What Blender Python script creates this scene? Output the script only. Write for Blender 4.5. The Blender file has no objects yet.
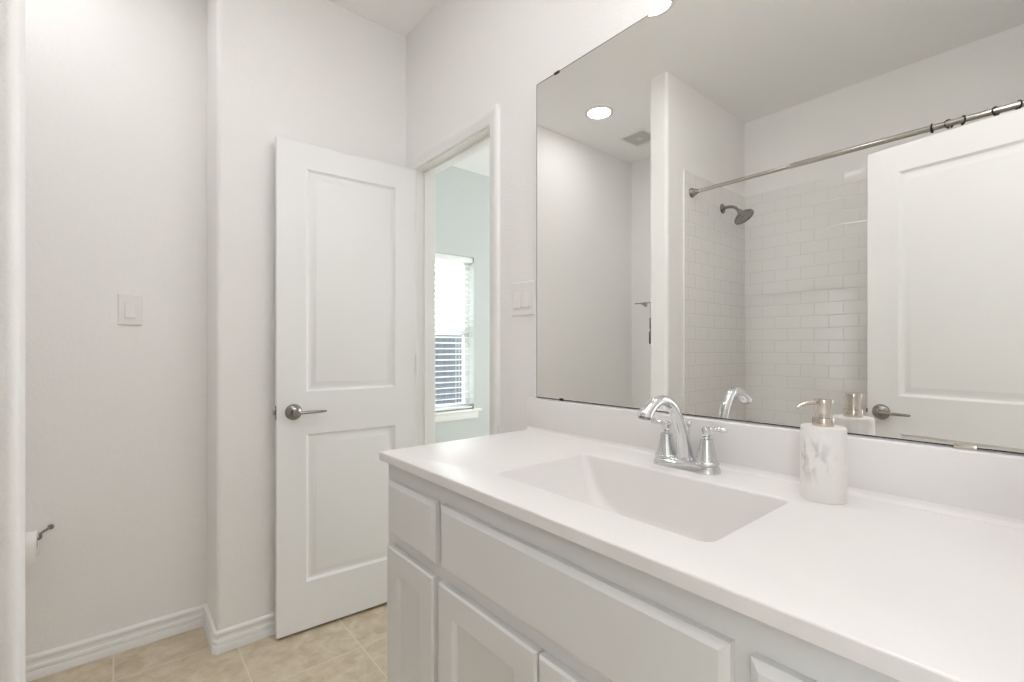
import bpy, bmesh, math, random
from mathutils import Vector, Matrix

random.seed(4)
S = bpy.context.scene
COL = S.collection
PI = math.pi

# ------------------------------------------------------------------ camera, sky, exposure
CAM = Vector((-1.1097, 0.0, 1.1891))
YAW = 0.6966
cd = bpy.data.cameras.new('camera')
cam = bpy.data.objects.new('camera', cd)
COL.objects.link(cam)
cam.location = CAM
cam.rotation_euler = (PI / 2, 0, -YAW)
cd.sensor_width = 36.0
cd.lens = 472.83 / 1024 * 36.0
cd.shift_y = (347.8 - 341.0) / 1024
cd.clip_start = 0.02
S.camera = cam

wd = bpy.data.worlds.new('sky')
S.world = wd
wd.use_nodes = True
wb = wd.node_tree.nodes['Background']
wb.inputs['Color'].default_value = (0.92, 0.97, 1.0, 1)
wb.inputs['Strength'].default_value = 3.0

S.view_settings.view_transform = 'Standard'
S.view_settings.look = 'None'
S.view_settings.gamma = 1.0
S.view_settings.use_curve_mapping = False
S.view_settings.exposure = 1.0
S.cycles.max_bounces = 14
S.cycles.diffuse_bounces = 8
S.cycles.glossy_bounces = 8
S.cycles.sample_clamp_indirect = 6.0
S.cycles.use_denoising = True

CAN_STRENGTH = 29.0
SHADE_STRENGTH = 11.0
LAMP_COL = (1.0, 0.985, 0.99)


# ------------------------------------------------------------------ materials
def mat(name, color, rough=0.5, metal=0.0, spec=0.5, coat=0.0, bump=None, emit=None, mottle=None):
    m = bpy.data.materials.new(name)
    m.use_nodes = True
    nt = m.node_tree
    b = nt.nodes['Principled BSDF']
    b.inputs['Base Color'].default_value = (*color, 1)
    b.inputs['Roughness'].default_value = rough
    b.inputs['Metallic'].default_value = metal
    b.inputs['Specular IOR Level'].default_value = spec
    b.inputs['Coat Weight'].default_value = coat
    if emit:
        b.inputs['Emission Color'].default_value = (*emit[0], 1)
        b.inputs['Emission Strength'].default_value = emit[1]
    if bump or mottle:
        tc = nt.nodes.new('ShaderNodeTexCoord')
    if mottle:
        sc, c2, lo, hi = mottle
        n = nt.nodes.new('ShaderNodeTexNoise')
        n.inputs['Scale'].default_value = sc
        n.inputs['Detail'].default_value = 5
        r = nt.nodes.new('ShaderNodeValToRGB')
        r.color_ramp.elements[0].position = lo
        r.color_ramp.elements[1].position = hi
        r.color_ramp.elements[0].color = (*color, 1)
        r.color_ramp.elements[1].color = (*c2, 1)
        nt.links.new(tc.outputs['Object'], n.inputs['Vector'])
        nt.links.new(n.outputs['Fac'], r.inputs['Fac'])
        nt.links.new(r.outputs['Color'], b.inputs['Base Color'])
    if bump:
        sc, st, dist = bump
        n = nt.nodes.new('ShaderNodeTexNoise')
        n.inputs['Scale'].default_value = sc
        n.inputs['Detail'].default_value = 3
        bp = nt.nodes.new('ShaderNodeBump')
        bp.inputs['Strength'].default_value = st
        bp.inputs['Distance'].default_value = dist
        nt.links.new(tc.outputs['Object'], n.inputs['Vector'])
        nt.links.new(n.outputs['Fac'], bp.inputs['Height'])
        nt.links.new(bp.outputs['Normal'], b.inputs['Normal'])
    return m


def math_node(nt, op, a=None, b=None):
    n = nt.nodes.new('ShaderNodeMath')
    n.operation = op
    for i, v in enumerate((a, b)):
        if v is None:
            continue
        if isinstance(v, (int, float)):
            n.inputs[i].default_value = v
        else:
            nt.links.new(v, n.inputs[i])
    return n.outputs[0]


WALL = (0.88, 0.87, 0.858)
M_wall = mat('wall_paint', WALL, 0.55, bump=(105, 0.28, 0.005))
M_ceil = mat('ceiling_paint', (0.93, 0.928, 0.922), 0.7, bump=(110, 0.15, 0.004))
M_trim = mat('white_trim_paint', (0.87, 0.87, 0.86), 0.32)
M_door = mat('white_door_paint', (0.85, 0.85, 0.845), 0.35)
M_cab = mat('cabinet_paint', (0.77, 0.768, 0.76), 0.38)
M_gap = mat('cabinet_inside_dark', (0.08, 0.075, 0.07), 0.8)
M_marble = mat('cultured_marble', (0.82, 0.80, 0.788), 0.34)
M_daytint_wall = mat('daylight_tinted_wall_paint', (0.61, 0.65, 0.635), 0.6, bump=(150, 0.15, 0.003))  # blue-green cast of daylight put into the wall colour
M_chrome = mat('chrome', (0.70, 0.71, 0.72), 0.06, metal=1.0)
M_nickel = mat('satin_nickel', (0.31, 0.295, 0.275), 0.26, metal=1.0)
M_rod = mat('brushed_nickel', (0.55, 0.53, 0.49), 0.24, metal=1.0)
M_pump = mat('champagne_nickel', (0.66, 0.60, 0.54), 0.2, metal=1.0)
M_mirror = mat('mirror_silver', (0.90, 0.90, 0.88), 0.0, metal=1.0)
M_edge = mat('mirror_edge', (0.05, 0.05, 0.047), 0.6, spec=0.1)
M_dark = mat('dark_bronze', (0.06, 0.055, 0.05), 0.35, metal=0.6)
M_black = mat('black_metal', (0.012, 0.011, 0.01), 0.35)
M_plast = mat('white_plastic', (0.84, 0.83, 0.81), 0.3)
M_paper = mat('toilet_paper', (0.88, 0.87, 0.85), 0.9)
M_blind = mat('white_blind', (0.90, 0.90, 0.89), 0.4)
M_vinyl = mat('white_vinyl', (0.85, 0.86, 0.86), 0.35)
M_fence = mat('slate_fence_paint', (0.055, 0.065, 0.085), 0.7)
M_ground = mat('outside_ground', (0.35, 0.36, 0.30), 0.9)
M_lens_dim = mat('lamp_lens_dimmed', (1, 1, 1), 0.5, emit=(LAMP_COL, CAN_STRENGTH * 0.8))
M_lens = mat('lamp_lens', (1, 1, 1), 0.5, emit=(LAMP_COL, CAN_STRENGTH))
M_shade = mat('frosted_glass_shade', (1, 1, 1), 0.5, emit=(LAMP_COL, SHADE_STRENGTH))
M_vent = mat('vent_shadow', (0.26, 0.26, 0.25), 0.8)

M_glass = bpy.data.materials.new('window_glass')
M_glass.use_nodes = True
_nt = M_glass.node_tree
_nt.nodes.clear()
_o = _nt.nodes.new('ShaderNodeOutputMaterial')
_mx = _nt.nodes.new('ShaderNodeMixShader')
_t = _nt.nodes.new('ShaderNodeBsdfTransparent')
_g = _nt.nodes.new('ShaderNodeBsdfGlossy')
_g.inputs['Roughness'].default_value = 0.02
_mx.inputs[0].default_value = 0.06
_nt.links.new(_t.outputs[0], _mx.inputs[1])
_nt.links.new(_g.outputs[0], _mx.inputs[2])
_nt.links.new(_mx.outputs[0], _o.inputs[0])


def floor_material():
    m = bpy.data.materials.new('beige_floor_tile')
    m.use_nodes = True
    nt = m.node_tree
    b = nt.nodes['Principled BSDF']
    tc = nt.nodes.new('ShaderNodeTexCoord')
    sp = nt.nodes.new('ShaderNodeSeparateXYZ')
    nt.links.new(tc.outputs['Object'], sp.inputs[0])
    P, G = 0.3785, 0.0045
    ms, cells = [], []
    for k, off in ((0, 0.3615), (1, -2.205)):
        a = math_node(nt, 'ADD', sp.outputs[k], off + 100 * P)
        a = math_node(nt, 'DIVIDE', a, P)
        fr = math_node(nt, 'FRACT', a)
        d = math_node(nt, 'ABSOLUTE', math_node(nt, 'SUBTRACT', fr, 0.5))
        ms.append(math_node(nt, 'GREATER_THAN', d, 0.5 - G / 2 / P))
        cells.append(math_node(nt, 'FLOOR', a))
    gr = math_node(nt, 'MAXIMUM', ms[0], ms[1])
    cb = nt.nodes.new('ShaderNodeCombineXYZ')
    nt.links.new(cells[0], cb.inputs[0])
    nt.links.new(cells[1], cb.inputs[1])
    wn = nt.nodes.new('ShaderNodeTexWhiteNoise')
    nt.links.new(cb.outputs[0], wn.inputs['Vector'])
    ad = nt.nodes.new('ShaderNodeVectorMath')
    ad.operation = 'MULTIPLY_ADD'
    nt.links.new(wn.outputs['Color'], ad.inputs[0])
    ad.inputs[1].default_value = (7, 7, 7)
    nt.links.new(tc.outputs['Object'], ad.inputs[2])
    n1 = nt.nodes.new('ShaderNodeTexNoise')
    n1.inputs['Scale'].default_value = 15
    n1.inputs['Detail'].default_value = 8
    n1.inputs['Roughness'].default_value = 0.62
    n1.inputs['Distortion'].default_value = 0.5
    nt.links.new(ad.outputs[0], n1.inputs['Vector'])
    r = nt.nodes.new('ShaderNodeValToRGB')
    e = r.color_ramp.elements
    e[0].position, e[0].color = 0.30, (0.47, 0.38, 0.26, 1)
    e[1].position, e[1].color = 0.72, (0.70, 0.62, 0.49, 1)
    x = e.new(0.5)
    x.color = (0.585, 0.495, 0.37, 1)
    nt.links.new(n1.outputs['Fac'], r.inputs['Fac'])
    mx = nt.nodes.new('ShaderNodeMix')
    mx.data_type = 'RGBA'
    nt.links.new(gr, mx.inputs['Factor'])
    nt.links.new(r.outputs['Color'], mx.inputs['A'])
    mx.inputs['B'].default_value = (0.68, 0.62, 0.53, 1)
    nt.links.new(mx.outputs['Result'], b.inputs['Base Color'])
    b.inputs['Roughness'].default_value = 0.42
    bp = nt.nodes.new('ShaderNodeBump')
    bp.inputs['Strength'].default_value = 0.25
    bp.inputs['Distance'].default_value = 0.002
    nt.links.new(math_node(nt, 'SUBTRACT', 1.0, gr), bp.inputs['Height'])
    nt.links.new(bp.outputs['Normal'], b.inputs['Normal'])
    return m


def subway_material(name, axis):
    """3 x 6 inch white glazed tiles in running bond; axis 0 runs along X, 1 along Y."""
    m = bpy.data.materials.new(name)
    m.use_nodes = True
    nt = m.node_tree
    b = nt.nodes['Principled BSDF']
    tc = nt.nodes.new('ShaderNodeTexCoord')
    sp = nt.nodes.new('ShaderNodeSeparateXYZ')
    nt.links.new(tc.outputs['Object'], sp.inputs[0])
    W, H, G = 0.1540, 0.0772, 0.0026
    z = math_node(nt, 'DIVIDE', math_node(nt, 'ADD', sp.outputs[2], 0.0), H)
    row = math_node(nt, 'FLOOR', z)
    half = math_node(nt, 'MULTIPLY', math_node(nt, 'FRACT', math_node(nt, 'MULTIPLY', row, 0.5)), 1.0)
    u = math_node(nt, 'ADD', math_node(nt, 'DIVIDE', math_node(nt, 'ADD', sp.outputs[axis], 50 * W + 0.03), W), half)
    dz = math_node(nt, 'ABSOLUTE', math_node(nt, 'SUBTRACT', math_node(nt, 'FRACT', z), 0.5))
    du = math_node(nt, 'ABSOLUTE', math_node(nt, 'SUBTRACT', math_node(nt, 'FRACT', u), 0.5))
    g = math_node(nt, 'MAXIMUM', math_node(nt, 'GREATER_THAN', dz, 0.5 - G / 2 / H), math_node(nt, 'GREATER_THAN', du, 0.5 - G / 2 / W))
    # soft pillow height
    def soft(d, half_w, size):
        mr = nt.nodes.new('ShaderNodeMapRange')
        nt.links.new(d, mr.inputs['Value'])
        mr.inputs['From Min'].default_value = 0.5 - half_w / size
        mr.inputs['From Max'].default_value = 0.5
        mr.inputs['To Min'].default_value = 1.0
        mr.inputs['To Max'].default_value = 0.0
        return mr.outputs[0]
    h = math_node(nt, 'MINIMUM', soft(dz, 0.005, H), soft(du, 0.005, W))
    mx = nt.nodes.new('ShaderNodeMix')
    mx.data_type = 'RGBA'
    nt.links.new(g, mx.inputs['Factor'])
    mx.inputs['A'].default_value = (0.85, 0.84, 0.825, 1)
    mx.inputs['B'].default_value = (0.73, 0.72, 0.70, 1)
    nt.links.new(mx.outputs['Result'], b.inputs['Base Color'])
    b.inputs['Roughness'].default_value = 0.14
    bp = nt.nodes.new('ShaderNodeBump')
    bp.inputs['Strength'].default_value = 0.4
    bp.inputs['Distance'].default_value = 0.002
    nt.links.new(h, bp.inputs['Height'])
    nt.links.new(bp.outputs['Normal'], b.inputs['Normal'])
    return m


def bottle_material():
    m = bpy.data.materials.new('white_veined_marble')
    m.use_nodes = True
    nt = m.node_tree
    b = nt.nodes['Principled BSDF']
    tc = nt.nodes.new('ShaderNodeTexCoord')
    n1 = nt.nodes.new('ShaderNodeTexNoise')
    n1.inputs['Scale'].default_value = 60
    n1.inputs['Detail'].default_value = 8
    n1.inputs['Distortion'].default_value = 0.6
    st = nt.nodes.new('ShaderNodeMapping')          # veins stretched along a slant
    st.inputs['Rotation'].default_value = (0.5, 0.2, 0.6)
    st.inputs['Scale'].default_value = (1.0, 1.6, 0.7)
    nt.links.new(tc.outputs['Object'], st.inputs['Vector'])
    nt.links.new(st.outputs['Vector'], n1.inputs['Vector'])
    vein = n1.outputs['Fac']
    mr = nt.nodes.new('ShaderNodeMapRange')
    nt.links.new(vein, mr.inputs['Value'])
    mr.inputs['From Min'].default_value = 0.46
    mr.inputs['From Max'].default_value = 0.64
    n2 = nt.nodes.new('ShaderNodeTexNoise')
    n2.inputs['Scale'].default_value = 13
    nt.links.new(tc.outputs['Object'], n2.inputs['Vector'])
    mk = nt.nodes.new('ShaderNodeMapRange')
    nt.links.new(n2.outputs['Fac'], mk.inputs['Value'])
    mk.inputs['From Min'].default_value = 0.50
    mk.inputs['From Max'].default_value = 0.66
    dist = nt.nodes.new('ShaderNodeVectorMath')
    dist.operation = 'DISTANCE'
    nt.links.new(tc.outputs['Object'], dist.inputs[0])
    dist.inputs[1].default_value = (-0.034, 0.014, 0.078)
    cl = nt.nodes.new('ShaderNodeMapRange')
    nt.links.new(dist.outputs['Value'], cl.inputs['Value'])
    cl.inputs['From Min'].default_value = 0.012
    cl.inputs['From Max'].default_value = 0.048
    cl.inputs['To Min'].default_value = 0.9
    cl.inputs['To Max'].default_value = 0.0
    f = math_node(nt, 'MULTIPLY', mr.outputs[0], math_node(nt, 'MAXIMUM', math_node(nt, 'MULTIPLY', mk.outputs[0], 0.25), cl.outputs[0]))
    mx = nt.nodes.new('ShaderNodeMix')
    mx.data_type = 'RGBA'
    nt.links.new(f, mx.inputs['Factor'])
    mx.inputs['A'].default_value = (0.84, 0.82, 0.80, 1)
    mx.inputs['B'].default_value = (0.50, 0.49, 0.47, 1)
    nt.links.new(mx.outputs['Result'], b.inputs['Base Color'])
    b.inputs['Roughness'].default_value = 0.3
    return m


M_floor = floor_material()
M_tile_x = subway_material('subway_tile_across', 0)
M_tile_y = subway_material('subway_tile_along', 1)
M_bottle = bottle_material()


# ------------------------------------------------------------------ mesh helpers
def smooth(me, angle=35):
    for p in me.polygons:
        p.use_smooth = True
    me.set_sharp_from_angle(angle=math.radians(angle))


def rootloc(o):
    v = Vector((0, 0, 0))
    while o:
        v = v + o.location
        o = o.parent
    return v


def obj(name, bm, m, parent=None, angle=35, label=None, loc=None):
    """link bm (built in world coordinates) as one mesh object"""
    off = rootloc(parent) if parent else Vector((0, 0, 0))
    own = Vector(loc) if loc is not None else Vector((0, 0, 0))
    bm.transform(Matrix.Translation(-(off + own)))
    bmesh.ops.recalc_face_normals(bm, faces=bm.faces[:])
    me = bpy.data.meshes.new(name)
    bm.to_mesh(me)
    bm.free()
    smooth(me, angle)
    ms = m if isinstance(m, (list, tuple)) else [m]
    for x in ms:
        me.materials.append(x)
    o = bpy.data.objects.new(name, me)
    COL.objects.link(o)
    o.location = own
    if parent:
        o.parent = parent
    if label:
        o['label'] = label
    return o


def thing(name, label, cat, loc=(0, 0, 0), group=None, kind=None):
    o = bpy.data.objects.new(name, None)
    COL.objects.link(o)
    o.empty_display_size = 0.05
    o.location = loc
    tag(o, label, cat, group, kind)
    return o


def tag(o, label=None, cat=None, group=None, kind=None):
    if label:
        o['label'] = label
    if cat:
        o['category'] = cat
    if group:
        o['group'] = group
    if kind:
        o['kind'] = kind
    return o


def struct(name, bm, m, parent=None, label=None, cat=None, angle=35):
    o = obj(name, bm, m, parent, angle)
    if not parent:
        tag(o, label, cat, kind='structure')
    return o


def B():
    return bmesh.new()


def box(bm, x0, x1, y0, y1, z0, z1, bev=0.0, seg=2):
    vs = [bm.verts.new((x, y, z)) for x in (x0, x1) for y in (y0, y1) for z in (z0, z1)]
    idx = [(0, 1, 3, 2), (4, 6, 7, 5), (0, 4, 5, 1), (2, 3, 7, 6), (0, 2, 6, 4), (1, 5, 7, 3)]
    fs = [bm.faces.new([vs[i] for i in f]) for f in idx]
    if bev:
        es = list({e for f in fs for e in f.edges})
        bmesh.ops.bevel(bm, geom=es, offset=bev, segments=seg, profile=0.5, affect='EDGES')
    return vs


def ring_frame(d):
    d = d.normalized()
    a = Vector((0, 0, 1)) if abs(d.z) < 0.95 else Vector((1, 0, 0))
    u = d.cross(a).normalized()
    return u, d.cross(u).normalized()


def tube(bm, pts, radii, seg=16, cap=True, flat=1.0):
    """sweep a circle along pts; radii a number or a list; flat squashes the second axis"""
    pts = [Vector(p) for p in pts]
    if isinstance(radii, (int, float)):
        radii = [radii] * len(pts)
    loops = []
    u = None
    for i, p in enumerate(pts):
        d = (pts[min(i + 1, len(pts) - 1)] - pts[max(i - 1, 0)]).normalized()
        if u is None:
            u, w = ring_frame(d)
        else:
            u = (u - d * u.dot(d)).normalized()
            w = d.cross(u).normalized()
        loops.append([bm.verts.new(p + (u * math.cos(2 * PI * k / seg) + w * math.sin(2 * PI * k / seg) * flat) * radii[i]) for k in range(seg)])
    for a, b in zip(loops, loops[1:]):
        for k in range(seg):
            bm.faces.new((a[k], a[(k + 1) % seg], b[(k + 1) % seg], b[k]))
    if cap:
        bm.faces.new(loops[0])
        bm.faces.new(loops[-1])


def lathe(bm, prof, origin, axis=(0, 0, 1), seg=32):
    """prof: (radius, height) along axis from origin"""
    o, d = Vector(origin), Vector(axis).normalized()
    u, w = ring_frame(d)
    loops = []
    for r, h in prof:
        c = o + d * h
        if r < 1e-6:
            loops.append([bm.verts.new(c)])
        else:
            loops.append([bm.verts.new(c + (u * math.cos(2 * PI * k / seg) + w * math.sin(2 * PI * k / seg)) * r) for k in range(seg)])
    for a, b in zip(loops, loops[1:]):
        for k in range(seg):
            k2 = (k + 1) % seg
            if len(a) == 1 and len(b) == 1:
                continue
            if len(a) == 1:
                bm.faces.new((a[0], b[k2], b[k]))
            elif len(b) == 1:
                bm.faces.new((a[k], a[k2], b[0]))
            else:
                bm.faces.new((a[k], a[k2], b[k2], b[k]))
    for l in (loops[0], loops[-1]):
        if len(l) > 1:
            bm.faces.new(l)


def rrect(x0, x1, y0, y1, r, n=6):
    pts = []
    for cx, cy, a0 in ((x1 - r, y1 - r, 0), (x0 + r, y1 - r, PI / 2), (x0 + r, y0 + r, PI), (x1 - r, y0 + r, 1.5 * PI)):
        for k in range(n + 1):
            a = a0 + PI / 2 * k / n
            pts.append((cx + r * math.cos(a), cy + r * math.sin(a)))
    return pts


def prism(bm, poly, z0, z1):
    a = [bm.verts.new((x, y, z0)) for x, y in poly]
    b = [bm.verts.new((x, y, z1)) for x, y in poly]
    n = len(poly)
    for k in range(n):
        bm.faces.new((a[k], a[(k + 1) % n], b[(k + 1) % n], b[k]))
    bm.faces.new(a)
    bm.faces.new(b)


def loop_edges(bm, vs):
    out = []
    for a, b in zip(vs, vs[1:] + vs[:1]):
        e = bm.edges.get((a, b)) or bm.edges.new((a, b))
        out.append(e)
    return out


def skin_loops(bm, a, b):
    n = len(a)
    for k in range(n):
        bm.faces.new((a[k], a[(k + 1) % n], b[(k + 1) % n], b[k]))


def board(bm, M, w, h, t, edge, holes=(), back=False):
    """a slab: M(u, v, d) maps to the world, d = 0 the front plane. edge: (inset, depth) from the front plane's rim
    to the side; holes: ((u0, v0, u1, v1), [(inset, depth), ...]) moulded panels sunk into the face"""
    def rect(u0, v0, u1, v1, i, d):
        return [bm.verts.new(M(u, v, d)) for u, v in ((u0 + i, v0 + i), (u1 - i, v0 + i), (u1 - i, v1 - i), (u0 + i, v1 - i))]

    def face(sgn, base):
        rims = [rect(0, 0, w, h, i, base + sgn * d) for i, d in edge]
        for a, b in zip(rims, rims[1:]):
            skin_loops(bm, a, b)
        es = loop_edges(bm, rims[0])
        for (u0, v0, u1, v1), prof in holes:
            ls = [rect(u0, v0, u1, v1, i, base + sgn * d) for i, d in prof]
            for a, b in zip(ls, ls[1:]):
                skin_loops(bm, a, b)
            bm.faces.new(ls[-1])
            es += loop_edges(bm, ls[0])
        bmesh.ops.triangle_fill(bm, edges=es, use_beauty=True)
        return rims[-1]
    f = face(1, 0.0)
    if back:
        b = face(-1, -t)
    else:
        b = rect(0, 0, w, h, edge[-1][0], -t)
        bm.faces.new(b)
    skin_loops(bm, f, b)


# ------------------------------------------------------------------ room shell
H = 2.742
YA, YB = 2.413, 2.152
XL = -2.234
bm = B(); box(bm, -2.4, 3.4, -1.5, 3.6, -0.1, 0.0); struct('floor', bm, M_floor, label='beige mottled floor tile with pale grout lines', cat='floor')
bm = B(); box(bm, -2.4, 3.4, -1.5, 3.6, H, H + 0.1); struct('ceiling', bm, M_ceil, label='smooth white flat ceiling', cat='ceiling')

bm = B()
box(bm, 0, 0.1, -1.5, 1.43, 0, H)
box(bm, 0, 0.1, 2.057, 3.54, 0, H)
box(bm, 0, 0.1, 1.43, 2.057, 2.064, H)
struct('wall_right', bm, M_wall, label='white painted wall that carries the mirror and doorway', cat='wall')

# back wall pier with a rounded drywall corner
bm = B()
r = 0.02
poly = [(0, YA)] + [(0, YB)] + [(-0.81 + r - r * math.sin(k * PI / 16), YB + r - r * math.cos(k * PI / 16)) for k in range(9)] + [(-0.81, YA)]
prism(bm, poly, 0, H)
struct('wall_back', bm, M_wall, label='white painted wall behind the open door', cat='wall')
bm = B(); box(bm, XL - 0.115, 0.0, YA, YA + 0.115, 0, H); struct('wall_alcove', bm, M_wall, label='white painted wall with single light switch', cat='wall')
bm = B(); box(bm, XL - 0.115, XL, -0.2, YA, 0, H); struct('wall_left', bm, M_wall, label='white painted far wall of shower and toilet alcove', cat='wall')

# wing wall between shower and toilet alcove, rounded end
WX, WY0, WY1 = -1.273, 1.478, 1.595
bm = B()
poly = [(XL, WY0)]
poly += [(WX - r + r * math.sin(k * PI / 16), WY0 + r - r * math.cos(k * PI / 16)) for k in range(9)]
poly += [(WX - r + r * math.cos(k * PI / 16), WY1 - r + r * math.sin(k * PI / 16)) for k in range(9)]
poly += [(XL, WY1)]
prism(bm, poly, 0, H)
struct('wall_wing', bm, M_wall, label='textured white wall end at the shower', cat='wall')

YF = -0.09
bm = B()
box(bm, XL - 0.115, -1.345, YF - 0.115, YF, 0, H)
box(bm, -0.575, 0, YF - 0.115, YF, 0, H)
box(bm, -1.345, -0.575, YF - 0.115, YF, 2.06, H)
struct('wall_front', bm, M_wall, label='white wall with the entrance doorway', cat='wall')

# glazed tile in the shower
ZT = 2.229
bm = B(); box(bm, XL, XL + 0.010, YF, 1.472, 0, ZT)
struct('wall_shower_back', bm, M_tile_y, label='white subway tile on the long shower wall', cat='tiled wall')
bm = B(); box(bm, XL + 0.010, -1.445, 1.472, WY0, 0, ZT)
t_ = struct('wall_shower_side', bm, M_tile_x, label='white subway tile on shower end wall under shower head', cat='tiled wall')
bm = B(); box(bm, -1.445, -1.436, 1.4695, WY0, 0, ZT, 0.002)
obj('edge_trim', bm, M_trim, t_)

# next room
bm = B()
WX0, WX1, WZ0, WZ1 = 0.395, 1.317, 0.652, 1.985
YW = 3.425
box(bm, 0.1, WX0, YW, YW + 0.14, 0, H)
box(bm, WX1, 3.3, YW, YW + 0.14, 0, H)
box(bm, WX0, WX1, YW, YW + 0.14, 0, WZ0)
box(bm, WX0, WX1, YW, YW + 0.14, WZ1, H)
struct('wall_bedroom', bm, M_daytint_wall, label='wall with the window in next room, daylight tint in its paint', cat='wall')
bm = B()
box(bm, 3.3, 3.42, -1.5, 0.3, 0, H)
box(bm, 3.3, 3.42, 2.6, YW + 0.14, 0, H)
box(bm, 3.3, 3.42, 0.3, 2.6, 0, 0.5)  # unseen opening added above this sill so sky lights the room
box(bm, 3.3, 3.42, 0.3, 2.6, 2.2, H)
struct('wall_bedroom_side', bm, M_daytint_wall)
bm = B(); box(bm, 0.1, 3.42, -1.62, -1.5, 0, H); struct('wall_bedroom_front', bm, M_daytint_wall)
bm = B()  # unseen hall walls added to block sky light; side gap lets some in
box(bm, -2.4, 0.1, -1.62, -1.5, 0, H)
box(bm, -2.4, -2.3, -1.5, -1.0, 0, H)
box(bm, -2.4, -2.3, -1.0, -0.2, 0, 0.8)
box(bm, -2.4, -2.3, -1.0, -0.2, 2.2, H)
struct('wall_hall_blocker', bm, M_wall)

# baseboard swept round the pier
BBP = [(0.0, 0.0), (0.016, 0.0), (0.016, 0.026), (0.0145, 0.029), (0.0105, 0.030), (0.0105, 0.033), (0.0140, 0.035), (0.0140, 0.045), (0.0125, 0.048), (0.0085, 0.050), (0.0075, 0.056), (0.0085, 0.064), (0.0120, 0.070), (0.0125, 0.076), (0.0105, 0.081), (0.006, 0.084), (0.0, 0.085)]


def sweep_profile(bm, path, prof):
    """path: plan points; the profile grows to the left of the walk direction, mitred"""
    n = len(path)
    P = [Vector((x, y)) for x, y in path]
    rows = []
    for i in range(n):
        d1 = (P[i] - P[i - 1]).normalized() if i else None
        d2 = (P[i + 1] - P[i]).normalized() if i < n - 1 else None
        d1 = d1 or d2
        d2 = d2 or d1
        n1, n2 = Vector((-d1.y, d1.x)), Vector((-d2.y, d2.x))
        m = (n1 + n2)
        m = m / max(m.dot(n1), 1e-6)
        rows.append([bm.verts.new((P[i].x + m.x * o, P[i].y + m.y * o, z)) for o, z in prof])
    for a, b in zip(rows, rows[1:]):
        for k in range(len(prof) - 1):
            bm.faces.new((a[k], a[k + 1], b[k + 1], b[k]))
    bm.faces.new(rows[0])
    bm.faces.new(rows[-1])


bm = B(); sweep_profile(bm, [(-0.018, YB), (-0.803, YB), (-0.81, YB + 0.007), (-0.81, YA), (XL, YA)], BBP)
struct('baseboard_back', bm, M_trim, label='white stepped baseboard along the back walls', cat='baseboard')

# ------------------------------------------------------------------ doorway trim in the mirror wall
CAS = [(0.0, 0.0), (0.0, 0.007), (0.004, 0.010), (0.027, 0.0115), (0.036, 0.0165), (0.050, 0.018), (0.0555, 0.0155), (0.0565, 0.0)]


def casing(bm, yl, yr, zt, xw, sx):
    """U shaped mitred casing around an opening in a wall x = xw; grows to sx"""
    rows = []
    for (sy, sz, y, z) in ((-1, 0, yl, 0.0), (-1, 1, yl, zt), (1, 1, yr, zt), (1, 0, yr, 0.0)):
        rows.append([bm.verts.new((xw + sx * t, y + sy * o, z + sz * o)) for o, t in CAS])
    for a, b in zip(rows, rows[1:]):
        for k in range(len(CAS) - 1):
            bm.faces.new((a[k], a[k + 1], b[k + 1], b[k]))
    bm.faces.new(rows[0])
    bm.faces.new(rows[-1])


JY0, JY1, JZ = 1.441, 2.047, 2.046
bm = B(); casing(bm, JY0 + 0.012, JY1 + 0.004, JZ + 0.004, 0.0, -1)
tr = struct('trim_1', bm, M_trim, label='white casing around the doorway beside the mirror', cat='door casing')
bm = B(); casing(bm, JY0 - 0.004, JY1 + 0.004, JZ + 0.004, 0.1, 1)
obj('casing', bm, M_trim, tr)
bm = B()
box(bm, 0.0, 0.1, JY0 - 0.011, JY0, 0, JZ + 0.018)
box(bm, 0.0, 0.1, JY1, JY1 + 0.010, 0, JZ + 0.018)
box(bm, 0.0, 0.1, JY0, JY1, JZ, JZ + 0.018)
# door stops
box(bm, 0.040, 0.072, JY1 - 0.011, JY1, 0, JZ - 0.011)
box(bm, 0.040, 0.072, JY0, JY0 + 0.011, 0, JZ - 0.011)
box(bm, 0.040, 0.072, JY0, JY1, JZ - 0.011, JZ)
obj('jamb', bm, M_trim, tr)

# entrance jamb and casing round the doorway in the front wall
bm = B()
box(bm, -1.345, -1.333, YF - 0.115, YF, 0, 2.06)
box(bm, -0.587, -0.575, YF - 0.115, YF, 0, 2.06)
box(bm, -1.333, -0.587, YF - 0.115, YF, 2.048, 2.06)
struct('trim_2', bm, M_trim)

# ------------------------------------------------------------------ two panel doors
PANEL = [(0.0, 0.0), (0.003, -0.003), (0.010, -0.0085), (0.016, -0.0095), (0.022, -0.0085), (0.038, -0.002), (0.042, -0.0015)]


def lever(root, base, n, dirv, up=Vector((0, 0, 1))):
    """lever handle: base on the door face, n outward, dirv along the lever"""
    base, n, dirv = Vector(base), Vector(n).normalized(), Vector(dirv).normalized()
    bm = B()
    lathe(bm, [(0.033, 0.0), (0.033, 0.004), (0.0315, 0.008), (0.027, 0.014), (0.019, 0.019), (0.0125, 0.022), (0.0115, 0.040), (0.0135, 0.044), (0.0135, 0.054), (0.011, 0.058), (0.0, 0.059)], base, n, 36)
    h = obj('door_handle', bm, M_nickel, root, label='dark satin nickel door handle')
    bm = B()
    pts = [base + n * 0.049, base + n * 0.050 + dirv * 0.03, base + n * 0.051 + dirv * 0.07, base + n * 0.050 + dirv * 0.105, base + n * 0.047 + dirv * 0.118]
    tube(bm, pts, [0.0095, 0.0080, 0.0072, 0.0072, 0.0050], 14, flat=0.8)
    obj('lever', bm, M_nickel, h)


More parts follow.
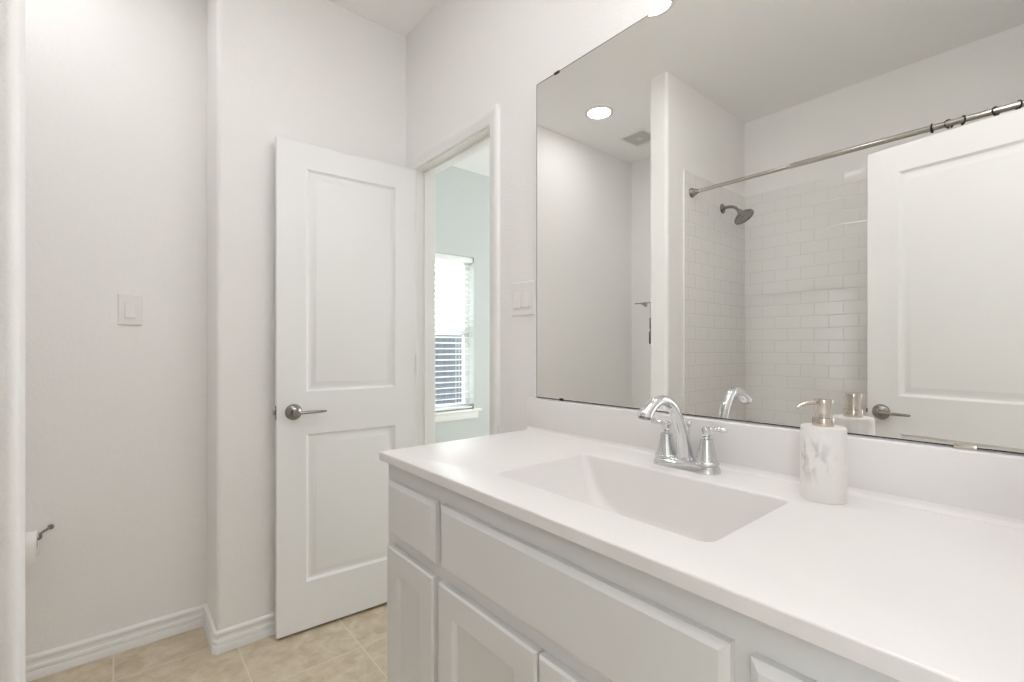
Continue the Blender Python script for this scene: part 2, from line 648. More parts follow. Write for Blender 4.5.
def panel_door(name, label, hinge, tip, width, hole_z, knob_s, knob_z, face_left, hinge_z):
    """hinge and tip: plan points on the visible face; face_left: the visible face looks to the left of hinge -> tip"""
    hx, tx = Vector((*hinge, 0)), Vector((*tip, 0))
    d = (tx - hx).normalized()
    n = Vector((-d.y, d.x, 0)) * (1 if face_left else -1)
    root = thing(name, label, 'door', (hinge[0], hinge[1], 0), kind='structure')
    z0, ht, t = 0.0125, 2.032, 0.035

    def M(u, v, dd):
        return hx + d * u + n * dd + Vector((0, 0, z0 + v))
    holes = []
    for a, b in hole_z:
        holes.append(((0.100, a - z0, width - 0.113, b - z0), PANEL))
    bm = B()
    board(bm, M, width, ht, t, [(0.0015, 0.0), (0.0, -0.0015)], holes, back=True)
    obj('door_panel', bm, M_door, root, 20)
    lever(root, hx + d * knob_s + Vector((0, 0, knob_z)), n, -d)
    lever(root, hx + d * knob_s - n * t + Vector((0, 0, knob_z)), -n, -d)
    # latch plate with bolt on the free edge
    e = hx + d * width - n * (t / 2) + Vector((0, 0, knob_z))
    bm = B()
    for hw, hz, a, b in ((0.0125, 0.028, -0.001, 0.0012), (0.006, 0.0085, 0.0, 0.010)):
        vs = [bm.verts.new(e + n * s * hw + Vector((0, 0, q * hz)) + d * k) for k in (a, b) for s in (-1, 1) for q in (-1, 1)]
        for f in ((0, 1, 3, 2), (4, 6, 7, 5), (0, 4, 5, 1), (2, 3, 7, 6), (0, 2, 6, 4), (1, 5, 7, 3)):
            bm.faces.new([vs[i] for i in f])
    obj('latch', bm, M_nickel, root, label='metal latch plate')
    for z in hinge_z:
        bm = B()
        c = hx - d * 0.004 + n * 0.004
        for k in range(5):
            lathe(bm, [(0.0052, 0.0003), (0.0056, 0.001), (0.0056, 0.0168), (0.0052, 0.0175)], c + Vector((0, 0, z - 0.0445 + k * 0.0178)), (0, 0, 1), 12)
        lathe(bm, [(0.0045, 0), (0.0045, 0.003), (0.0, 0.005)], c + Vector((0, 0, z + 0.0445)), (0, 0, 1), 12)
        obj('hinge', bm, M_trim, root)
    return root


H1 = (-0.0088, 2.0401)
th = 1.6242
T1 = (H1[0] - 0.606 * math.sin(th), H1[1] - 0.606 * math.cos(th))
panel_door('door_1', 'white two panel door open beside the doorway', H1, T1, 0.606, ((0.211, 0.828), (1.006, 1.937)), 0.543, 0.925, True, (1.79, 1.11, 0.28))
panel_door('door_2', 'white two panel door standing open in the mirror reflection', (-1.34, -0.095), (-1.449, 0.596), 0.6996, ((0.211, 0.828), (0.985, 1.932)), 0.648, 0.912, False, (1.79, 1.11, 0.28))

# ------------------------------------------------------------------ mirror
MY0, MY1, MZ0, MZ1 = -0.03, 1.1905, 1.0195, 2.0915
mr_ = thing('wall_mirror', 'large frameless wall mirror above the vanity backsplash', 'mirror', (0, 0.6, MZ0))
bm = B()
box(bm, -0.004, 0.0, MY0, MY1, MZ0, MZ1)
for f in bm.faces:
    f.material_index = 1
q_ = 0.0024                      # dark ground edge around the silvering
bmesh.ops.delete(bm, geom=[f for f in bm.faces if f.calc_center_median().x < -0.0039], context='FACES_ONLY')
o_ = [bm.verts.new((-0.004, y, z)) for y, z in ((MY0, MZ0), (MY1, MZ0), (MY1, MZ1), (MY0, MZ1))]
i_ = [bm.verts.new((-0.0042, y, z)) for y, z in ((MY0 + q_, MZ0 + q_), (MY1 - q_, MZ0 + q_), (MY1 - q_, MZ1 - q_), (MY0 + q_, MZ1 - q_))]
skin_loops(bm, o_, i_)
for f in bm.faces:
    f.material_index = 1
bm.faces.new(i_).material_index = 0
bmesh.ops.remove_doubles(bm, verts=bm.verts[:], dist=0.00005)
obj('glass', bm, [M_mirror, M_edge], mr_, 0.1)


def clip(y, z, w, h, metal=M_dark):
    """small clip lipped over the mirror edge; z is its lower edge"""
    bm = B()
    box(bm, -0.0072, -0.0045, y - w / 2, y + w / 2, z, z + h, 0.0006)
    box(bm, -0.0060, 0.0, y - w / 2 + 0.001, y + w / 2 - 0.001, *((z + h - 0.0015, z + h) if z > 1.5 else (z, z + 0.0012)))
    obj('clip', bm, metal, mr_, label='small metal mirror clip')


clip(1.093, MZ1 - 0.0055, 0.022, 0.0065)
clip(0.62, MZ1 - 0.0055, 0.022, 0.0065)
clip(1.072, MZ0 - 0.0020, 0.014, 0.008)
clip(0.122, MZ0 - 0.0022, 0.029, 0.0075, M_pump)

# ------------------------------------------------------------------ vanity cabinet
CX = -0.540           # face frame plane
CZT = 0.884
CY0, CY1 = YF + 0.002, 1.207
vc = thing('vanity_cabinet', 'white painted vanity cabinet with drawers and recessed panel doors', 'cabinet', (CX, 0.6, 0))
bm = B()
box(bm, CX, CX + 0.019, CY0, CY1, 0.095, CZT, 0.001)
box(bm, CX + 0.019, -0.002, CY1 - 0.016, CY1, 0.095, CZT)
box(bm, CX + 0.019, -0.002, CY0, CY0 + 0.016, 0.095, CZT)
box(bm, CX + 0.019, -0.002, CY0 + 0.016, CY1 - 0.016, 0.095, 0.113)
box(bm, -0.010, -0.002, CY0 + 0.016, CY1 - 0.016, 0.113, CZT)
box(bm, CX + 0.065, -0.002, CY0, CY1 - 0.002, 0.0, 0.095)
obj('body', bm, M_cab, vc)
FX = CX - 0.019


def front(name, ya, yb, z0, z1, panel):
    """overlay front seen from -x: u runs from the far end ya towards the camera yb"""
    w, h = ya - yb, z1 - z0

    def M(u, v, d):
        return Vector((FX - d, ya - u, z0 + v))
    bm = B()
    if panel:
        f = 0.058
        board(bm, M, w, h, 0.0185, [(0.004, 0.0), (0.0, -0.004)], [((f, f, w - f, h - f), [(0.0, 0.0), (0.002, -0.001), (0.009, -0.0085), (0.011, -0.009)])])
    else:
        board(bm, M, w, h, 0.0185, [(0.011, 0.0), (0.009, -0.0008), (0.0, -0.007)])
    return obj(name, bm, M_cab, vc, 15)


front('drawer', 1.178, 0.938, 0.697, 0.838, False)
front('drawer', 0.240, 0.0, 0.697, 0.836, False)
front('false_front', 0.912, 0.264, 0.697, 0.8385, False)
front('door', 1.178, 0.941, 0.115, 0.6655, True)
front('door', 0.918, 0.5955, 0.115, 0.6655, True)
front('door', 0.5905, 0.268, 0.115, 0.6655, True)
front('door', 0.240, 0.0, 0.115, 0.6655, True)

# ------------------------------------------------------------------ vanity top with moulded basin
TX0, TX1, TY0, TY1, TZ, TT = -0.5609, -0.001, YF + 0.001, 1.2194, 0.907, 0.022
vt = thing('countertop', 'glossy white one piece vanity top with rectangular basin', 'countertop', (-0.28, 0.6, TZ - TT))
bm = B()
BX0, BX1, BY0, BY1 = -0.453, -0.151, 0.342, 0.8435
N = 8
BZ = 0.772


def basin_loop(tx, ty, z, r):
    """tx: inset fraction of the near vertical front and back walls, ty: of the sloping end walls"""
    return [bm.verts.new((x, y, z)) for x, y in rrect(BX0 + 0.050 * tx, BX1 - 0.034 * tx, BY0 + 0.125 * ty, BY1 - 0.140 * ty, r, N)]


loops = []
# rolled rim, then walls, then a rounded foot
for e, dz in ((-0.006, 0.0), (-0.003, -0.0008), (-0.0008, -0.003), (0.0, -0.006)):
    loops.append([bm.verts.new((x, y, TZ + dz)) for x, y in rrect(BX0 + e, BX1 - e, BY0 + e, BY1 - e, 0.020 - e, N)])
for k in range(1, 13):
    s = k / 12
    z = TZ - 0.006 - (TZ - 0.006 - BZ) * math.sin(s * PI / 2) ** 1.12
    ty = 0.62 * s + 0.38 * s ** 4
    tx = 0.55 * s + 0.75 * s ** 8
    loops.append(basin_loop(tx, ty, z, 0.022 + 0.05 * s ** 2))
fl = []
for q in (0.75, 0.5, 0.28):
    cx_, cy_ = (BX0 + BX1) / 2, 0.585
    fl.append([bm.verts.new((cx_ + (v.co.x - cx_) * q, cy_ + (v.co.y - cy_) * q, BZ - 0.003 * (1 - q))) for v in loops[-1]])
loops += fl
for a, b in zip(loops, loops[1:]):
    skin_loops(bm, a, b)
bm.faces.new(loops[-1])
# slab around it: rounded front and end edges
e_ = 0.0035
o0 = [bm.verts.new(p) for p in ((TX0 + e_, TY0, TZ), (TX1, TY0, TZ), (TX1, TY1 - e_, TZ), (TX0 + e_, TY1 - e_, TZ))]
bmesh.ops.triangle_fill(bm, edges=loop_edges(bm, o0) + loop_edges(bm, loops[0]), use_beauty=True)
prev = o0
for k in range(1, 5):
    a = k / 4 * PI / 2
    q, dz = e_ * (1 - math.sin(a)), -e_ * (1 - math.cos(a))
    cur = [bm.verts.new(p) for p in ((TX0 + q, TY0, TZ + dz), (TX1, TY0, TZ + dz), (TX1, TY1 - q, TZ + dz), (TX0 + q, TY1 - q, TZ + dz))]
    skin_loops(bm, prev, cur)
    prev = cur
cur = [bm.verts.new((v.co.x, v.co.y, TZ - TT)) for v in prev]
skin_loops(bm, prev, cur)
o = obj('slab', bm, M_marble, vt, 50)
bm = B()
box(bm, -0.022, -0.001, TY0, TY1, TZ - 0.002, 1.0167, 0.0028, 3)
# cove where backsplash meets the top
ys = (TY0 + 0.002, TY1 - 0.002)
cv = [[bm.verts.new((x, y, z)) for x, z in [(-0.0205, TZ + 0.014)] + [(-0.022 - 0.012 + 0.012 * math.cos(t), TZ + 0.0126 - 0.012 * math.sin(t)) for t in [k * PI / 12 for k in range(7)]] + [(-0.034, TZ - 0.0005), (-0.0205, TZ - 0.0005)]] for y in ys]
skin_loops(bm, cv[0], cv[1])
bm.faces.new(cv[0]); bm.faces.new(cv[1])
obj('backsplash', bm, M_marble, vt, 40)
bm = B()
lathe(bm, [(0.0, 0.0), (0.020, 0.0), (0.020, 0.004), (0.0225, 0.004), (0.031, 0.002), (0.032, -0.001)], (-0.302, 0.585, BZ - 0.002), (0, 0, 1), 28)
obj('drain', bm, M_chrome, vt)

# ------------------------------------------------------------------ faucet
FCX, FCY = -0.080, 0.592
fa = thing('faucet', 'chrome two handle faucet with arched spout behind the basin', 'faucet', (FCX, FCY, TZ))
bm = B()
ls = []
for e, z in ((0.0, 0.0), (0.0, 0.004), (0.0015, 0.008), (0.005, 0.015), (0.009, 0.019), (0.012, 0.0205)):
    ls.append([bm.verts.new((FCX + x, FCY + y, TZ + z)) for x, y in rrect(-0.030 + e, 0.030 - e, -0.082 + e, 0.082 - e, 0.0295 - e, 8)])
for a, b in zip(ls, ls[1:]):
    skin_loops(bm, a, b)
bm.faces.new(ls[0]); bm.faces.new(ls[-1])
obj('base', bm, M_chrome, fa, 40)
# spout in the x-z plane
prof = [(0.000, 0.014, 0.0230), (-0.003, 0.030, 0.0195), (-0.012, 0.060, 0.0165), (-0.024, 0.092, 0.0145), (-0.039, 0.122, 0.0133), (-0.059, 0.148, 0.0125),
        (-0.084, 0.1625, 0.0118), (-0.110, 0.1650, 0.0116), (-0.133, 0.158, 0.0124), (-0.149, 0.1490, 0.0138), (-0.159, 0.1420, 0.0152), (-0.1640, 0.1370, 0.0162), (-0.1655, 0.1335, 0.0166)]
bm = B()
# refine with a Catmull-Rom pass
def crom(P, n=4):
    out = []
    for i in range(len(P) - 1):
        p0, p1, p2, p3 = (Vector(P[max(i - 1, 0)]), Vector(P[i]), Vector(P[i + 1]), Vector(P[min(i + 2, len(P) - 1)]))
        for k in range(n):
            t = k / n
            out.append(0.5 * ((2 * p1) + (p2 - p0) * t + (2 * p0 - 5 * p1 + 4 * p2 - p3) * t * t + (3 * p1 - 3 * p2 + p3 - p0) * t ** 3))
    out.append(Vector(P[-1]))
    return out
pr = crom(prof)
tube(bm, [(FCX + a, FCY, TZ + b) for a, b, _ in pr], [c for _, _, c in pr], 24)
sp_ = obj('spout', bm, M_chrome, fa, 50)
bm = B()
tip = Vector((FCX - 0.1655, FCY, TZ + 0.1335))
lathe(bm, [(0.0125, -0.002), (0.0125, 0.004), (0.011, 0.0045), (0.0, 0.003)], tip, (-0.25, 0, -0.97), 24)
obj('aerator', bm, M_nickel, sp_)
bm = B()
lathe(bm, [(0.0022, 0.0), (0.0022, 0.076), (0.004, 0.077), (0.0062, 0.082), (0.0062, 0.087), (0.0035, 0.092), (0.0, 0.093)], (FCX + 0.0235, FCY + 0.006, TZ + 0.016), (0, 0, 1), 16)
obj('lift_rod', bm, M_chrome, fa)
for s in (-1, 1):
    y = FCY + s * 0.051
    bm = B()
    lathe(bm, [(0.0270, 0.018), (0.0275, 0.021), (0.0265, 0.0235), (0.0240, 0.025), (0.0225, 0.030), (0.0200, 0.040), (0.0180, 0.050), (0.0163, 0.060), (0.0152, 0.070), (0.0148, 0.074), (0.0120, 0.076), (0.0080, 0.077), (0.0072, 0.080), (0.0092, 0.083), (0.0072, 0.086), (0.0078, 0.089), (0.0105, 0.0925), (0.0110, 0.096), (0.0095, 0.100), (0.0050, 0.1025), (0.0, 0.103)], (FCX, y, TZ), (0, 0, 1), 28)
    hb = obj('handle', bm, M_chrome, fa, 40)
    bm = B()
    dv = Vector((0.10, s * 1.0, 0)).normalized()
    c = Vector((FCX, y, TZ + 0.0962))
    tube(bm, [c + dv * a + Vector((0, 0, b)) for a, b in ((0.004, 0.0), (0.012, 0.001), (0.020, 0.0028), (0.029, 0.0035), (0.038, 0.0028), (0.044, 0.0010), (0.047, -0.0005))], [0.0060, 0.0058, 0.0072, 0.0086, 0.0084, 0.0060, 0.002], 16, flat=0.75)
    obj('lever', bm, M_chrome, hb, 60)

# ------------------------------------------------------------------ soap dispenser
SX, SY = -0.0960, 0.3050
sd = thing('soap_dispenser', 'white marble soap dispenser with champagne metal pump', 'soap dispenser', (SX, SY, TZ))
bm = B()
lathe(bm, [(0.0, 0.004), (0.032, 0.003), (0.034, 0.0), (0.0360, 0.0005), (0.0368, 0.0025), (0.0371, 0.07), (0.0368, 0.131), (0.0364, 0.1345), (0.0350, 0.136), (0.020, 0.1365), (0.012, 0.137), (0.0, 0.137)], (SX, SY, TZ), (0, 0, 1), 48)
obj('bottle', bm, M_bottle, sd, 40)
bm = B()
lathe(bm, [(0.0170, 0.1355), (0.0175, 0.137), (0.0175, 0.150), (0.0170, 0.1515), (0.0155, 0.152), (0.0, 0.154)], (SX, SY, TZ), (0, 0, 1), 32)
cl_ = obj('collar', bm, M_pump, sd, 30)
bm = B()
lathe(bm, [(0.010, 0.151), (0.0130, 0.1515), (0.0128, 0.157), (0.0138, 0.164), (0.0155, 0.176), (0.0163, 0.184), (0.0160, 0.1855), (0.0, 0.1870)], (SX, SY, TZ), (0, 0, 1), 32)
ph = obj('pump_head', bm, M_pump, sd, 30)
bm = B()
dv = Vector((-0.85, 0.53, 0)).normalized()
c = Vector((SX, SY, TZ))
tube(bm, [c + dv * a + Vector((0, 0, b)) for a, b in ((0.010, 0.1800), (0.026, 0.1800), (0.036, 0.1786), (0.046, 0.1752), (0.054, 0.1705))], [0.0044, 0.0040, 0.0037, 0.0032, 0.0026], 14)
obj('spout', bm, M_pump, ph, 50)

# ------------------------------------------------------------------ light switches
def switch_plate(name, label, centre, w, h, n, rockers):
    """centre on the wall, n the outward normal, rockers the offsets along the plate"""
    c, n = Vector(centre), Vector(n)
    u = Vector((0, 0, 1)).cross(n)
    root = thing(name, label, 'light switch', centre)

    def brd(name, cu, cv_, ww, hh, t, base, edge, parent, m, tilt=0.0):
        bm = B()

        def M(a, b, d):
            return c + u * (cu + a - ww / 2) + Vector((0, 0, cv_ + b - hh / 2)) + n * (base + t + d + tilt * (0.5 - b / hh) * (1 if d > -t * 0.99 else 0))
        board(bm, M, ww, hh, t, edge)
        return obj(name, bm, m, parent, 20)
    pl = brd('plate', 0, 0, w, h, 0.0066, 0.0, [(0.004, 0.0), (0.002, -0.0008), (0.0, -0.0040)], root, M_plast)
    for q in rockers:
        brd('switch_frame', q, 0, 0.0375, 0.0710, 0.0012, 0.0060, [(0.001, 0.0), (0.0, -0.001)], root, M_plast)
        brd('rocker', q, 0, 0.0325, 0.0650, 0.0030, 0.0070, [(0.001, 0.0), (0.0, -0.001)], root, M_plast, 0.0075)
        for s in (-1, 1):
            bm = B()
            lathe(bm, [(0.0032, 0.0055), (0.0032, 0.0068), (0.0, 0.0072)], c + u * q + Vector((0, 0, s * 0.0485)), n, 12)
            obj('screw', bm, M_plast, pl)
    return root


switch_plate('light_switch', 'single white rocker light switch on the alcove wall', (-1.068, YA, 1.340), 0.076, 0.122, (0, -1, 0), (0.0,))
switch_plate('light_switch', 'double white rocker light switch between doorway casing and mirror', (0, 1.262, 1.363), 0.120, 0.120, (-1, 0, 0), (-0.0235, 0.0235))

# ------------------------------------------------------------------ toilet paper
PX, PY, PZ = -1.3745, YA - 0.062, 0.508
tp = thing('toilet_paper_holder', 'brushed metal toilet paper holder on the alcove wall', 'toilet paper holder', (-1.294, YA, 0.534))
bm = B()
lathe(bm, [(0.009, 0.0), (0.009, 0.006), (0.007, 0.009), (0.0, 0.010)], (-1.294, YA, 0.534), (0, -1, 0), 24)
obj('wall_mount', bm, M_nickel, tp)
bm = B()
tube(bm, crom([(-1.294, YA - 0.008, 0.534), (-1.302, YA - 0.030, 0.5345), (-1.313, YA - 0.056, 0.533), (-1.3155, PY, 0.529), (-1.3155, PY, 0.520), (-1.318, PY, 0.516), (-1.330, PY, 0.515), (-1.440, PY, 0.515)], 4), 0.0042, 12)
obj('arm', bm, M_nickel, tp, 60)
bm = B()
tube_r, roll_r = 0.019, 0.043
ls = []
yc, zc = PY, 0.515 - tube_r + 0.0047
for rr, x in ((tube_r, -1.425), (roll_r - 0.001, -1.425), (roll_r, -1.424), (roll_r, -1.324), (roll_r - 0.001, -1.323), (tube_r, -1.323)):
    ls.append([bm.verts.new((x, yc + rr * math.cos(a), zc + rr * math.sin(a))) for a in [2 * PI * k / 40 for k in range(40)]])
for a, b in zip(ls, ls[1:] + ls[:1]):
    skin_loops(bm, a, b)
tr_ = obj('toilet_paper_roll', bm, M_paper, None, 40, loc=(-1.374, yc, zc))
tag(tr_, 'white toilet paper roll hanging on the metal holder', 'toilet paper')
bm = B(); box(bm, -1.424, -1.324, yc - roll_r - 0.0012, yc - roll_r - 0.0004, zc - 0.050, zc + 0.004)
obj('loose_sheet', bm, M_paper, tr_)

# ------------------------------------------------------------------ towel holder in the alcove (seen in the mirror)
th_ = thing('towel_holder', 'thin metal towel holder with hanging bar on alcove wall', 'towel holder', (XL, 2.275, 1.55))
bm = B()
lathe(bm, [(0.020, 0.0), (0.020, 0.006), (0.009, 0.010), (0.009, 0.048), (0.0, 0.050)], (XL, 2.275, 1.545), (1, 0, 0), 20)
obj('wall_post', bm, M_rod, th_)
bm = B()
tube(bm, [(XL + 0.046, y, z) for y, z in ((2.346, 1.553), (2.206, 1.553), (2.199, 1.550), (2.196, 1.543), (2.196, 1.40))], 0.0048, 12)
obj('bar', bm, M_rod, th_, 60)
bm = B()
lathe(bm, [(0.007, 0.0), (0.009, -0.003), (0.009, -0.085), (0.006, -0.090), (0.006, -0.108), (0.0125, -0.112), (0.0125, -0.205), (0.010, -0.209), (0.0, -0.209)], (XL + 0.046, 2.1975, 1.43), (0, 0, 1), 16)
obj('hanging_handle', bm, M_dark, th_, label='dark stepped handle')

# ------------------------------------------------------------------ shower rod with rings, shower head
RX, RZ = -1.52, 2.110
ro = thing('shower_rod', 'brushed nickel shower curtain rod across the tub opening', 'shower rod', (RX, 0.7, RZ))
bm = B()
lathe(bm, [(0.0105, 0.0), (0.0105, 0.56)], (RX, 1.468, RZ), (0, -1, 0), 20)
obj('inner_tube', bm, M_rod, ro)
bm = B()
lathe(bm, [(0.0115, -0.002), (0.0128, 0.0), (0.0128, 0.98)], (RX, 0.934, RZ), (0, -1, 0), 20)
obj('outer_tube', bm, M_rod, ro)
for y, s in ((1.472, -1), (YF, 1)):
    bm = B()
    lathe(bm, [(0.028, 0.0), (0.028, 0.006), (0.025, 0.012), (0.020, 0.016), (0.0185, 0.030), (0.014, 0.032), (0.0130, 0.044), (0.0115, 0.048)], (RX, y, RZ), (0, s, 0), 28)
    obj('flange', bm, M_nickel, ro)

ring0 = None
where = ['first black curtain ring on the shower rod counting from the shower head', 'second black curtain ring from the shower head, turned nearly face on',
         'third black curtain ring from the shower head, with its hook kicked sideways', 'fourth black curtain ring from the shower head, leaning over the rod',
         'fifth black curtain ring from the shower head, closest to the frame edge']
for i, (y, ry, rz) in enumerate(((0.3905, 0.0, 0.05), (0.338, 0.1, 0.85), (0.2957, -0.1, -0.45), (0.2032, 0.15, 0.55), (0.1425, 0.0, -0.6))):
    if ring0 is None:
        bm = B()
        R_ = 0.0156
        pts = [(R_ * math.cos(a), 0, -R_ * 0.12 + R_ * 1.05 * math.sin(a)) for a in [math.radians(-75 + 315 * k / 28) for k in range(29)]]
        tube(bm, pts, 0.0029, 10)
        for a in (-75, 240):
            c = Vector((R_ * math.cos(math.radians(a)), 0, -R_ * 0.12 + R_ * 1.05 * math.sin(math.radians(a))))
            bmesh.ops.create_icosphere(bm, subdivisions=2, radius=0.0042, matrix=Matrix.Translation(c))
        ring0 = obj('curtain_ring', bm, M_black, None, 60)
        o = ring0
    else:
        o = ring0.copy()
        COL.objects.link(o)
    o.location = (RX, y, RZ + 0.0005)
    o.rotation_euler = (0, ry, rz)
    tag(o, where[i], 'curtain ring', 'black curtain rings on the shower rod')

sh = thing('showerhead', 'brushed nickel shower head on bent arm over the tile', 'shower head', (-1.903, 1.472, 2.088))
bm = B()
lathe(bm, [(0.032, 0.0), (0.032, 0.003), (0.026, 0.008), (0.014, 0.012), (0.012, 0.014)], (-1.903, 1.472, 2.088), (0, -1, 0), 28)
obj('flange', bm, M_nickel, sh)
bm = B()
arm = crom([(-1.903, 1.464, 2.088), (-1.903, 1.43, 2.090), (-1.903, 1.395, 2.080), (-1.903, 1.372, 2.058), (-1.903, 1.362, 2.045)], 5)
tube(bm, arm, 0.0095, 14)
obj('arm', bm, M_nickel, sh, 60)
bm = B()
nd = Vector((0, -0.55, -0.835)).normalized()
lathe(bm, [(0.010, -0.006), (0.015, 0.0), (0.016, 0.010), (0.0135, 0.016), (0.022, 0.020), (0.038, 0.028), (0.052, 0.038), (0.060, 0.046), (0.0625, 0.053), (0.0620, 0.059), (0.058, 0.062), (0.050, 0.0605), (0.048, 0.0575), (0.026, 0.0575), (0.024, 0.0600), (0.0, 0.0605)], (-1.903, 1.364, 2.050), nd, 36)
obj('head', bm, M_nickel, sh, 40)

# ------------------------------------------------------------------ ceiling lights and vent
for (x, y, lab) in ((-1.343, 2.025, 'round white recessed ceiling light above the toilet alcove'),
                    (-0.756, 1.2237, 'round white recessed ceiling light over vanity, cut by mirror edge'),
                    (-0.756, 0.34, 'unseen recessed ceiling light added over the entrance end of vanity'),  # out of view; added to brighten the room
                    (-0.95, -0.75, 'unseen recessed ceiling light added in the hall outside')):  # unseen; added so hall light bounces in through the doorway
    rl = thing('recessed_light', lab, 'ceiling light', (x, y, H), 'recessed ceiling lights')
    bm = B()
    lathe(bm, [(0.072, 0.004), (0.072, -0.003), (0.075, -0.0065), (0.084, -0.006), (0.094, -0.002), (0.095, 0.004)], (x, y, H), (0, 0, 1), 48)
    obj('trim_ring', bm, M_plast, rl)
    bm = B()
    lathe(bm, [(0.0, -0.0035), (0.073, -0.0035), (0.073, 0.004), (0.0, 0.004)], (x, y, H), (0, 0, 1), 48)
    obj('lens', bm, M_lens_dim if y > 2 else M_lens, rl)

VX0, VX1, VY0, VY1 = -1.985, -1.742, 1.953, 2.186
ev = thing('exhaust_vent', 'square white ceiling exhaust vent grille near the wing wall', 'vent', ((VX0 + VX1) / 2, (VY0 + VY1) / 2, H))
bm = B()
fw = 0.022
ls = [[bm.verts.new((x, y, H + dz)) for x, y in ((VX0 + q, VY0 + q), (VX1 - q, VY0 + q), (VX1 - q, VY1 - q), (VX0 + q, VY1 - q))]
      for q, dz in ((0.0, 0.003), (0.0, -0.001), (0.012, -0.009), (fw, -0.010), (fw, 0.003))]
for a, b in zip(ls, ls[1:] + ls[:1]):
    skin_loops(bm, a, b)
obj('frame', bm, M_plast, ev)
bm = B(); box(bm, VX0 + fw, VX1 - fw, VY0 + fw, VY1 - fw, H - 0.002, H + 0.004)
obj('duct_shade', bm, M_vent, ev)  # flat grey plate; shade behind the grille put into its colour
bm = B()
n_ = 13
for k in range(n_):
    y = VY0 + fw + (VY1 - VY0 - 2 * fw) * (k + 0.5) / n_
    vs = box(bm, VX0 + fw, VX1 - fw, y - 0.0042, y + 0.0042, H - 0.0085, H - 0.007)
box(bm, (VX0 + VX1) / 2 - 0.02, (VX0 + VX1) / 2 + 0.02, (VY0 + VY1) / 2 - 0.02, (VY0 + VY1) / 2 + 0.02, H - 0.011, H - 0.007)
obj('grille', bm, M_plast, ev)

# ------------------------------------------------------------------ unseen vanity light added for the bright wall above the mirror
VLY, VLZ = 0.33, 2.40
vl = thing('unseen_vanity_light', 'unseen bath bar light with frosted glass shades added above the mirror', 'wall light', (0, VLY, VLZ))
bm = B(); box(bm, -0.025, 0, VLY - 0.22, VLY + 0.22, VLZ - 0.045, VLZ + 0.045, 0.006)
obj('back_plate', bm, M_rod, vl)
for k in (-1, 0, 1):
    y = VLY + k * 0.17
    bm = B()
    tube(bm, crom([(-0.02, y, VLZ), (-0.07, y, VLZ + 0.01), (-0.105, y, VLZ + 0.005), (-0.11, y, VLZ - 0.02)], 4), 0.008, 12)
    ar = obj('arm', bm, M_rod, vl, 60)
    bm = B()
    lathe(bm, [(0.018, -0.015), (0.030, -0.022), (0.040, -0.05), (0.047, -0.09), (0.052, -0.12), (0.048, -0.119), (0.0, -0.10)], (-0.11, y, VLZ), (0, 0, 1), 28)
    obj('glass_shade', bm, M_shade, ar)

# ------------------------------------------------------------------ window in the next room, blind, outside
wn = thing('window_1', 'white single hung window with blind in the next room', 'window', ((WX0 + WX1) / 2, YW + 0.1, WZ0), kind='structure')
wy0, wy1 = YW + 0.085, YW + 0.125
fr = 0.045
bm = B()
box(bm, WX0, WX0 + fr, wy0, wy1, WZ0, WZ1)
box(bm, WX1 - fr, WX1, wy0, wy1, WZ0, WZ1)
box(bm, WX0 + fr, WX1 - fr, wy0, wy1, WZ0, WZ0 + fr)
box(bm, WX0 + fr, WX1 - fr, wy0, wy1, WZ1 - fr, WZ1)
obj('frame', bm, M_vinyl, wn)
bm = B(); box(bm, WX0 + fr, WX1 - fr, wy0 - 0.006, wy1, 1.300, 1.345, 0.002)
obj('meeting_rail', bm, M_vinyl, wn)
for z0, z1 in ((WZ0 + fr, 1.300), (1.345, WZ1 - fr)):
    bm = B(); box(bm, WX0 + fr, WX1 - fr, wy0 + 0.016, wy0 + 0.020, z0, z1)
    obj('pane', bm, M_glass, wn)
bm = B(); box(bm, WX0 - 0.05, WX1 + 0.062, YW - 0.040, YW + 0.085, WZ0 - 0.022, WZ0, 0.004)
box(bm, WX0 - 0.03, WX1 + 0.040, YW - 0.014, YW, WZ0 - 0.082, WZ0 - 0.022, 0.003)
obj('sill', bm, M_trim, wn)

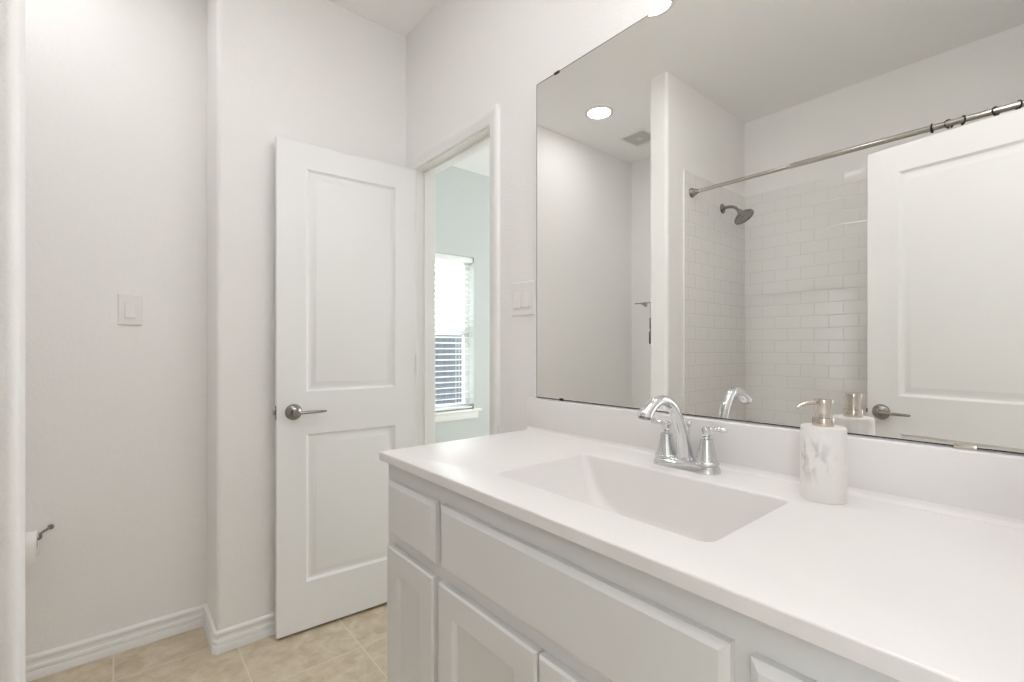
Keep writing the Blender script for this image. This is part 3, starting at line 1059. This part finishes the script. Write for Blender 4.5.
bl = thing('window_blind', 'white horizontal slat blind hanging in the window', 'blind', ((WX0 + WX1) / 2, YW + 0.035, WZ1))
by = YW + 0.036
bm = B(); box(bm, WX0 + 0.006, WX1 - 0.006, by - 0.026, by + 0.026, WZ1 - 0.045, WZ1 - 0.001, 0.002)
obj('headrail', bm, M_blind, bl)
bm = B()
zz = WZ1 - 0.075
tl = math.radians(-10)
while zz > WZ0 + 0.045:
    pts = []
    for q in range(5):
        s = -1 + q / 2
        pts.append((by + 0.024 * s * math.cos(tl), zz + 0.024 * s * math.sin(tl) + 0.003 * (1 - s * s)))
    top = [[bm.verts.new((x, y, z + 0.0014)) for y, z in pts] for x in (WX0 + 0.008, WX1 - 0.008)]
    bot = [[bm.verts.new((x, y, z - 0.0014)) for y, z in pts] for x in (WX0 + 0.008, WX1 - 0.008)]
    for q in range(4):
        bm.faces.new((top[0][q], top[0][q + 1], top[1][q + 1], top[1][q]))
        bm.faces.new((bot[0][q], bot[1][q], bot[1][q + 1], bot[0][q + 1]))
    for w_ in (0, 1):
        bm.faces.new(top[w_] + bot[w_][::-1])
    for q in (0, 4):
        bm.faces.new((top[0][q], top[1][q], bot[1][q], bot[0][q]))
    zz -= 0.0485
obj('slats', bm, M_blind, bl)
bm = B(); box(bm, WX0 + 0.008, WX1 - 0.008, by - 0.024, by + 0.024, WZ0 + 0.004, WZ0 + 0.022, 0.003)
obj('bottom_rail', bm, M_blind, bl)
for x in (WX0 + 0.15, WX1 - 0.15):
    bm = B()
    for dy in (-0.025, 0.025):
        tube(bm, [(x, by + dy, WZ1 - 0.045), (x, by + dy, WZ0 + 0.02)], 0.0012, 6)
    obj('ladder_cord', bm, M_blind, bl)

fe = thing('stand_in_fence', 'made-up slate board fence outside that darkens the lower blind view', 'fence', (4.5, 8.0, -0.3))  # invented boards; stand in for the darker screened lower sash
bm = B()
x = -2.0
while x < 12.0:
    box(bm, x, x + 0.142, 8.0, 8.02, -0.3, 1.44)
    x += 0.15
obj('boards', bm, M_fence, fe)
bm = B()
for z in (0.1, 1.2):
    box(bm, -2.0, 12.0, 8.02, 8.06, z, z + 0.09)
obj('rail', bm, M_fence, fe)
bm = B(); box(bm, -6, 14, 3.62, 14, -0.4, -0.3); struct('ground', bm, M_ground)
